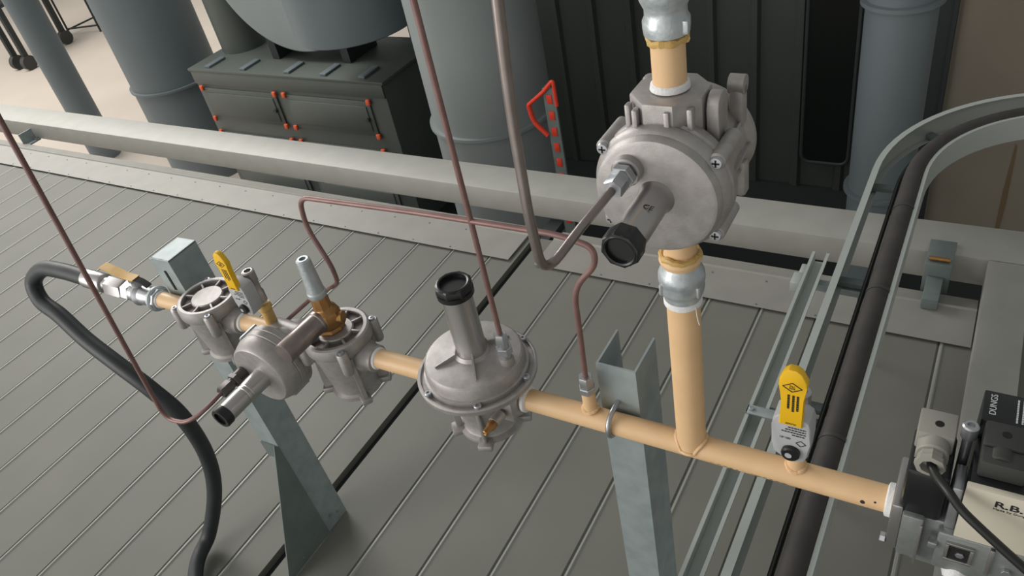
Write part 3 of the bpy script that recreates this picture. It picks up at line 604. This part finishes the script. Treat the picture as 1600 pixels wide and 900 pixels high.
bm = NB(); tube(bm, [p - O for p in spline(hp, 10)], 0.0235, 24); obj('rubber_hose', bm, 'rub', hose)
bm = NB(); lathe(bm, [(0.0245, 0), (0.027, 0.003), (0.027, 0.080), (0.0245, 0.084), (0.019, 0.086), (0.019, 0.11)], fr(Vector((-1.785, 0, 0.988)) - O, (1, 0, 0)), 32); obj('crimp_sleeve', bm, 'alup', hose)
bm = NB(); hexa(bm, Vector((-1.682, 0, 0.986)) - O, Vector((-1.612, 0, 0.986)) - O, 0.028, 0.2); obj('swivel_nut', bm, 'alup', hose)

# -------- copper pulse lines
def line(name, label, pts, rad, r, m, o0, fine=8, nuts=()):
    t = thing(name, label, 'tube', o0); O = Vector(o0)
    bm = NB(); tube(bm, [p - O for p in rounded(pts, rad, fine)], r, 16); obj('bent_tube', bm, m, t)
    for a, b, rr, mm in nuts:
        bm = NB(); hexa(bm, Vector(a) - O, Vector(b) - O, rr); obj('nut', bm, mm, t)
    return t
line('copper_tube', 'straight copper tube rising from the cover of the large disc regulator', [(-0.395, 0, 1.168), (-0.396, 0, 1.40), (-0.400, 0, 2.25)], 0.1, 0.005, 'copper', (-0.395, 0, 1.168))
line('copper_tube', 'copper tube bent from the manifold stub over to the brass fitting', [(-0.232, 0, 1.11), (-0.228, 0, 1.22), (-0.226, 0, 1.315), (-0.180, 0, 1.372), (-0.180, 0, 1.405), (-0.235, 0, 1.418), (-0.50, 0.0, 1.415), (-0.782, 0.0, 1.405), (-0.795, 0.0, 1.335), (-0.768, 0.0, 1.245), (-0.80, 0.025, 1.175), (-0.856, 0.045, 1.135), (-0.955, 0.055, 1.068), (-1.095, 0.066, 0.956)], [0, .02, .04, .03, .022, .03, .05, .028, .03, .03, .03, .02, .0], 0.005, 'copper', (-0.232, 0, 1.10),
     nuts=(((-0.232, 0, 1.090), (-0.232, 0, 1.116), 0.0135, 'nut'), ((-0.232, 0, 1.077), (-0.232, 0, 1.091), 0.0155, 'nut')))
line('steel_tube', 'bare bent steel tube hanging down to the upright regulator', [(-0.074, -0.115, 1.598), (-0.085, -0.19, 1.588), (-0.100, -0.262, 1.568), (-0.098, -0.270, 1.66), (-0.094, -0.270, 1.79), (-0.075, -0.255, 2.1)], [0, 0.02, 0.034, 0.02, 0.06, 0], 0.0057, 'steelt', (-0.074, -0.115, 1.598))
line('copper_tube', 'long copper tube slanting down from the upper left to the small regulator', [(-1.044, -0.188, 0.978), (-1.050, -0.235, 0.970), (-1.085, -0.272, 0.950), (-1.162, -0.275, 0.935), (-1.159, -0.27, 1.054), (-1.109, -0.27, 1.392), (-1.067, -0.27, 1.68), (-1.02, -0.27, 2.0)], [0, 0.03, 0.04, 0.05, 0.05, 0.1, 0.1, 0], 0.005, 'copper', (-1.044, -0.188, 0.978))

# ================================================================== SOLENOID VALVES
vb = thing('solenoid_valve', 'double solenoid valve block with black coil cover at the right end of the manifold', 'valve', (0.276, 0, 1.015))
def vp(nm, f, m, par=vb):
    bm = NB(); f(bm); return obj(nm, bm, m, par)
def body(bm):
    bx(bm, 0.0, 0.03, -0.045, 0.045, -0.055, 0.04, bev=0.004)
    bx(bm, 0.03, 0.20, -0.040, 0.045, -0.075, 0.035, bev=0.004)
    bx(bm, 0.012, 0.04, -0.055, -0.02, -0.05, 0.045, bev=0.003)
    bx(bm, 0.06, 0.20, -0.055, -0.035, -0.055, 0.03, bev=0.004)
vp('cast_body', body, 'valv')
vp('flange', lambda b: (bx(b, -0.004, 0.012, -0.048, 0.048, -0.052, 0.052, bev=0.004)), 'alup')
for q in ((0.004, -0.042), (0.004, 0.036)):
    vp('bolt', lambda b: hexa(b, (-0.012, q[1], -0.038), (-0.004, q[1], -0.038), 0.008), 'nut')
vp('port_frame', lambda b: [bx(b, x0, x1, -0.0595, -0.0545, z0, z1, bev=0.001) for x0, x1, z0, z1 in ((0.072, 0.108, 0.012, 0.017), (0.072, 0.108, -0.024, -0.019), (0.072, 0.077, -0.019, 0.012), (0.103, 0.108, -0.019, 0.012))], 'alup')
vp('port_plug', lambda b: bx(b, 0.077, 0.103, -0.0565, -0.0550, -0.019, 0.012), 'hole')
vp('port_screw', lambda b: hexa(b, (0.092, -0.0565, -0.006), (0.092, -0.0590, -0.006), 0.006), 'nut')
vp('bolt', lambda b: bx(b, 0.050, 0.062, -0.061, -0.050, -0.004, 0.008, bev=0.0015), 'nut')
vp('bolt', lambda b: hexa(b, (0.150, -0.055, -0.012), (0.150, -0.061, -0.012), 0.006), 'nut')
vp('cover_rib', lambda b: bx(b, 0.125, 0.131, -0.060, -0.050, -0.030, 0.028, bev=0.001), 'alup')
vp('cover_rib', lambda b: bx(b, 0.036, 0.040, -0.058, -0.040, -0.060, 0.034, bev=0.001), 'alup')
vp('bottom_plug', lambda b: lathe(b, [(0.016, -0.02), (0.018, 0.0), (0.014, 0.012), (0, 0.012)], fr((0.092, -0.045, -0.062), (0, -0.6, -0.5)), 20), 'tape')
def coil(bm): bx(bm, 0.006, 0.060, -0.046, 0.042, 0.036, 0.135, bev=0.008)
vp('coil_cover', coil, 'blk')
vp('coil_cover', lambda b: bx(b, 0.080, 0.26, -0.056, 0.030, 0.045, 0.150, bev=0.004), 'blk')
vp('magnet_sleeve', lambda b: (cyl(b, (0.070, 0.012, 0.03), (0.070, 0.012, 0.165), 0.0065), lathe(b, [(0.0095, 0.165), (0.0105, 0.167), (0.0105, 0.186), (0.0085, 0.188), (0.005, 0.188), (0.0045, 0.184), (0, 0.184)], fr((0.070, 0.012, 0)), 20), bx(b, 0.0645, 0.078, -0.045, 0.0, 0.03, 0.12, bev=0.002)), 'nut')

plate = vp('name_plate', lambda b: bx(b, 0.078, 0.26, -0.062, -0.052, 0.040, 0.151, bev=0.001), 'cream')
text('lettering', 'R.B.L', 0.0158, Matrix.Translation((0.112, -0.0622, 0.126)) @ FY_, 'ink', plate, 0.0002, 1.3, 0.00035)
text('lettering', 'Made by Dungs', 0.0052, Matrix.Translation((0.112, -0.0622, 0.1195)) @ FY_, 'ink', plate, 0.0002, 1.2)
dl = vp('coil_cover', lambda b: bx(b, 0.080, 0.26, 0.0305, 0.088, 0.03, 0.185, bev=0.002), 'blk')
text('lettering', 'DUNGS', 0.0115, Matrix.Translation((0.096, 0.042, 0.1852)) @ Matrix.Rotation(PI / 2, 4, 'Z'), 'inkw', dl, 0.0002)
dashes(dl, Matrix.Translation((0, 0, 0.1852)) @ Matrix.Rotation(PI / 2, 4, 'Z'), [(0.036, 0.080, -0.122 - 0.0065 * k) for k in range(10)], 'inkw', 0.0022)

def plug(loc, label, m, gland=True):
    t = thing('cable_plug', label, 'plug', loc)
    bm = NB(); bx(bm, -0.0235, 0.0235, 0.0, 0.047, 0.0, 0.034, bev=0.0025)
    lathe(bm, [(0.0205, -0.01), (0.0205, 0.018), (0.019, 0.020)], fr((0, 0, 0.013), (0, -1, 0)), 32); bx(bm, -0.0205, 0.0205, -0.018, 0.003, 0.0, 0.014)
    obj('housing', bm, m, t)
    bm = NB(); cyl(bm, (0.002, 0.022, 0.0335), (0.002, 0.022, 0.0343), 0.0058); obj('screw_hole', bm, 'hole', t)
    if not gland:
        bm = NB(); bx(bm, -0.0235, 0.0300, -0.030, 0.0, 0.0, 0.030, bev=0.003); obj('front_cover', bm, m, t)
        return t
    bm = NB(); lathe(bm, [(0.017, 0.018), (0.0175, 0.03), (0.0195, 0.032), (0.0195, 0.040), (0.0125, 0.041), (0.0115, 0.030), (0, 0.030)], fr((0, 0, 0.013), (0, -1, 0)), 8); obj('gland_nut', bm, m, t)
    return t
plug((0.308, -0.004, 1.1505), 'grey cable plug with a round screw hole on the left black coil', 'gryw')
plug((0.386, -0.010, 1.1655), 'black cable plug with a round screw hole, right of the silver sleeve', 'blkm', False)
t = thing('power_cable', 'black cable hanging out of the grey plug to the lower right', 'cable', (0.308, -0.035, 1.163))
bm = NB(); O = Vector((0.308, -0.035, 1.163)); tube(bm, [Vector(p) - O for p in spline([(0.308, -0.030, 1.163), (0.314, -0.052, 1.165), (0.333, -0.074, 1.163), (0.352, -0.086, 1.148), (0.376, -0.096, 1.134), (0.430, -0.108, 1.097), (0.52, -0.12, 1.03), (0.60, -0.13, 0.96)], 8)], 0.0062, 16); obj('sheath', bm, 'cable', t)

# ================================================================== BACKGROUND BELOW
def duct(x, y, r, z0, z1, rings, label, m='duct', taper=None):
    t = thing('air_duct', label, 'duct', (x, y, z0))
    bm = NB(); lathe(bm, [(r, 0), (taper or r, z1 - z0)], None, 64); obj('duct_wall', bm, m, t)
    for z in rings:
        bm = NB(); lathe(bm, [(r + 0.002, z - z0 - 0.015), (r + 0.03, z - z0 - 0.012), (r + 0.03, z - z0 + 0.012), (r + 0.002, z - z0 + 0.015)], None, 64); obj('flange_ring', bm, m, t)
    return t
duct(-10.69, 4.8, 0.20, -2.4, 2.5, (), 'slim dark vertical duct at the far left', 'duct')
duct(-8.55, 5.0, 0.537, -2.4, 2.5, (-1.13,), 'wide blue grey vertical duct left of the filter cabinet', 'duct')
duct(-3.17, 4.0, 0.487, -2.4, 2.5, (-0.66,), 'wide pale vertical duct behind the hanging copper tube', 'duct2')
duct(-0.265, 4.2, 0.20, -2.4, 2.5, (0.19, -1.10), 'thin pale vertical duct in front of the dark cladding', 'duct')
duct(-7.18, 5.10, 0.25, -0.725, 2.5, (), 'slim grey duct standing on the left end of the filter cabinet', 'cab')
t = thing('fan_drum', 'big round grey fan casing with an upright duct, on top of the filter cabinet', 'fan', (-5.886, 4.75, 0.393))
bm = NB(); lathe(bm, [(0.0, 0.0), (0.985, 0.0), (1.0, 0.012), (1.0, 0.60), (0, 0.60)], fr((0, 0, 0), (0, 1, 0)), 96); obj('casing', bm, 'duct2', t)
bm = NB(); lathe(bm, [(0.0, 0), (0.56, 0.0), (0.575, 0.01), (0.575, 1.9)], fr((1.13, -0.30, -0.56)), 64); obj('outlet_duct', bm, 'duct', t)
for x in (-0.5, 0.5):
    bm = NB(); bx(bm, x - 0.05, x + 0.05, 0.05, 0.5, -1.115, -0.8); obj('foot', bm, 'dark', t)
cb = thing('filter_cabinet', 'wide grey air filter cabinet with two rows of doors and orange corners', 'cabinet', (-6.06, 4.47, -2.4))
bm = NB(); bx(bm, -1.36, 1.36, 0, 0.98, 0, 1.65, bev=0.01); obj('casing', bm, 'cab', cb)
bm = NB(); bx(bm, -1.385, 1.385, -0.025, 1.0, 1.645, 1.675, bev=0.004); bx(bm, -1.36, 1.36, -0.02, 0, 1.50, 1.645, bev=0.004); obj('top_rim', bm, 'cab', cb)
for x in (-1.1, -0.55, 0.1, 0.6, 1.1):
    bm = NB(); bx(bm, x - 0.04, x + 0.04, 0.02, 0.27, 1.675, 1.70, bev=0.004); obj('stiffener', bm, 'duct', cb)
for z0, z1 in ((1.08, 1.455), (0.53, 0.91), (0.05, 0.45)):
    for x0, x1 in ((-1.27, -0.14), (0.0, 1.14)):
        bm = NB(); bx(bm, x0, x1, -0.022, 0.0, z0, z1, bev=0.004); bx(bm, x0 + 0.05, x1 - 0.05, -0.034, -0.02, z0 + 0.05, z1 - 0.05, bev=0.008); d = obj('door', bm, 'cab', cb)
        bm = NB(); cyl(bm, ((x1 - 0.06), -0.035, (z0 + z1) / 2), ((x1 - 0.06), -0.06, (z0 + z1) / 2), 0.022); obj('latch', bm, 'blkm', d)
        for x in (x0, x1):
            for z in (z0, z1):
                bm = NB(); box(bm, (x, -0.03, z), (0.05, 0.03, 0.06), None, 0.01); obj('corner_cap', bm, 'org', d)
# perforated strip with red patches
t = thing('perforated_post', 'thin grey post with a row of red patches behind the bent steel tube', 'post', (-2.33, 3.52, -2.28))
bm = NB(); bx(bm, -0.045, 0.045, -0.008, 0.008, -0.105, 2.10); bx(bm, -0.045, -0.04, 0, 0.05, -0.105, 2.1); obj('strip', bm, 'galvd', t)
for k in range(9):
    bm = NB(); box(bm, (0.0, -0.010, 2.02 - 0.125 * k), (0.042, 0.006, 0.068), None, 0.002); obj('red_patch', bm, 'red', t)
bm = NB(); tube(bm, rounded([(-0.17, -0.02, 1.97), (-0.03, -0.02, 2.08), (0.055, -0.02, 2.17), (0.058, -0.02, 1.98)], 0.03), 0.014, 8); tube(bm, rounded([(-0.17, -0.02, 1.97), (-0.15, -0.02, 1.84), (-0.05, -0.02, 1.74)], 0.05), 0.018, 8); obj('red_strap', bm, 'red', t)
# dark cladding window slot
t = thing('door_window', 'tall black rounded window slot in the dark cladding', 'window', (-0.97, 6.06, 0))
bm = NB(); pts = []
for cx_, cz_, a0 in ((0.13, 1.6, 0), (-0.13, 1.6, 90), (-0.13, -1.98, 180), (0.13, -1.98, 270)):
    pts += [(cx_ + 0.08 * math.cos(math.radians(a0 + k * 18)), cz_ + 0.08 * math.sin(math.radians(a0 + k * 18))) for k in range(6)]
prism(bm, pts, 0.0, 0.06, Matrix(((1, 0, 0, 0), (0, 0, -1, 0), (0, 1, 0, 0), (0, 0, 0, 1)))); obj('pane', bm, 'lens', t)
bm = NB(); pp = [Vector((x * 1.0, -0.06, z)) for x, z in pts]; tube(bm, pp + [pp[0]], 0.018, 8); obj('gasket', bm, 'dark', t)
t = thing('wall_trim', 'dark vertical corner strip between the thin duct and the brown wall', 'trim', (-0.11, 5.50, -2.4))
bm = NB(); bx(bm, -0.05, 0.045, 0, 0.6, 0, 4.6); bx(bm, 0.045, 0.074, -0.02, 0.05, 0, 4.6); obj('strip', bm, 'dark', t)
bm = NB(); prism(bm, [(0.0, 0), (0.03, 0.02), (0.035, 0.3), (0.02, 0.8), (0.005, 0.84), (-0.005, 0.4)], 0, 0.003, Matrix(((1, 0, 0, 0.50), (0, 0, -1, 5.549), (0, 1, 0, -2.28), (0, 0, 0, 1)))); o = obj('rust_streak', bm, 'rust'); tag(o, 'brown rust streak running down the brown wall', 'stain')
# wheeled trolley and rack on the pale floor
t = thing('wheeled_trolley', 'dark wheeled trolley standing on the pale floor at the far left', 'trolley', (-16.5, 7.1, -2.4))
for x, y in ((0.0, 0.0), (0.36, 0.02), (-0.5, 1.0), (-0.1, 1.2)):
    bm = NB(); bx(bm, x - 0.05, x + 0.05, y - 0.05, y + 0.05, 0.26, 2.2, bev=0.008); l = obj('leg', bm, 'dark', t)
    bm = NB(); cyl(bm, (x - 0.06, y, 0.14), (x + 0.06, y, 0.14), 0.14); obj('castor', bm, 'blkm', l)
bm = NB(); bx(bm, -0.6, 0.4, 0.0, 1.3, 1.2, 1.26, bev=0.01); bx(bm, -0.6, 0.4, 0.0, 1.3, 2.1, 2.16, bev=0.01); obj('shelf', bm, 'dark', t)
t = thing('tube_frame', 'thin dark tubular frame standing on the pale floor beyond the slim duct', 'frame', (-17.1, 8.7, -2.4))
for y0 in (0.0, 0.9):
    bm = NB(); tube(bm, rounded([(0, y0, 0.0), (0, y0, 1.4), (0.75, y0 + 0.25, 1.4), (0.75, y0 + 0.25, 0.0)], 0.05), 0.022, 10); obj('leg', bm, 'dark', t)
for p in ((0, 0), (0.75, 0.25)):
    bm = NB(); cyl(bm, (p[0], p[1], 0.12), (p[0], p[1] + 0.9, 0.12), 0.018); cyl(bm, (p[0], p[1], 1.4), (p[0], p[1] + 0.9, 1.4), 0.02); obj('rail', bm, 'dark', t)
bm = NB(); cyl(bm, (0, 0, 0.14), (0.75, 0.25, 0.14), 0.018); obj('rail', bm, 'dark', t)

# repeats of one kind share a group phrase
GR = {'regulator': 'gas regulators on the gas train', 'filter': 'gas filters on the gas train', 'plug': 'cable plugs on the solenoid valves', 'duct': 'vertical ducts beyond the beam',
      'post': None, 'beam': 'galvanised box beams', 'flashing': 'edge flashings along the deck', 'strut': 'struts under the cable tray'}
for o in bpy.data.objects:
    if o.parent is None and GR.get(o.get('category')): o['group'] = GR[o['category']]
for o in (ck, c2): o['group'] = 'gas cocks with yellow handles'
for o in (p1, p2): o['group'] = 'channel posts carrying the gas pipe'
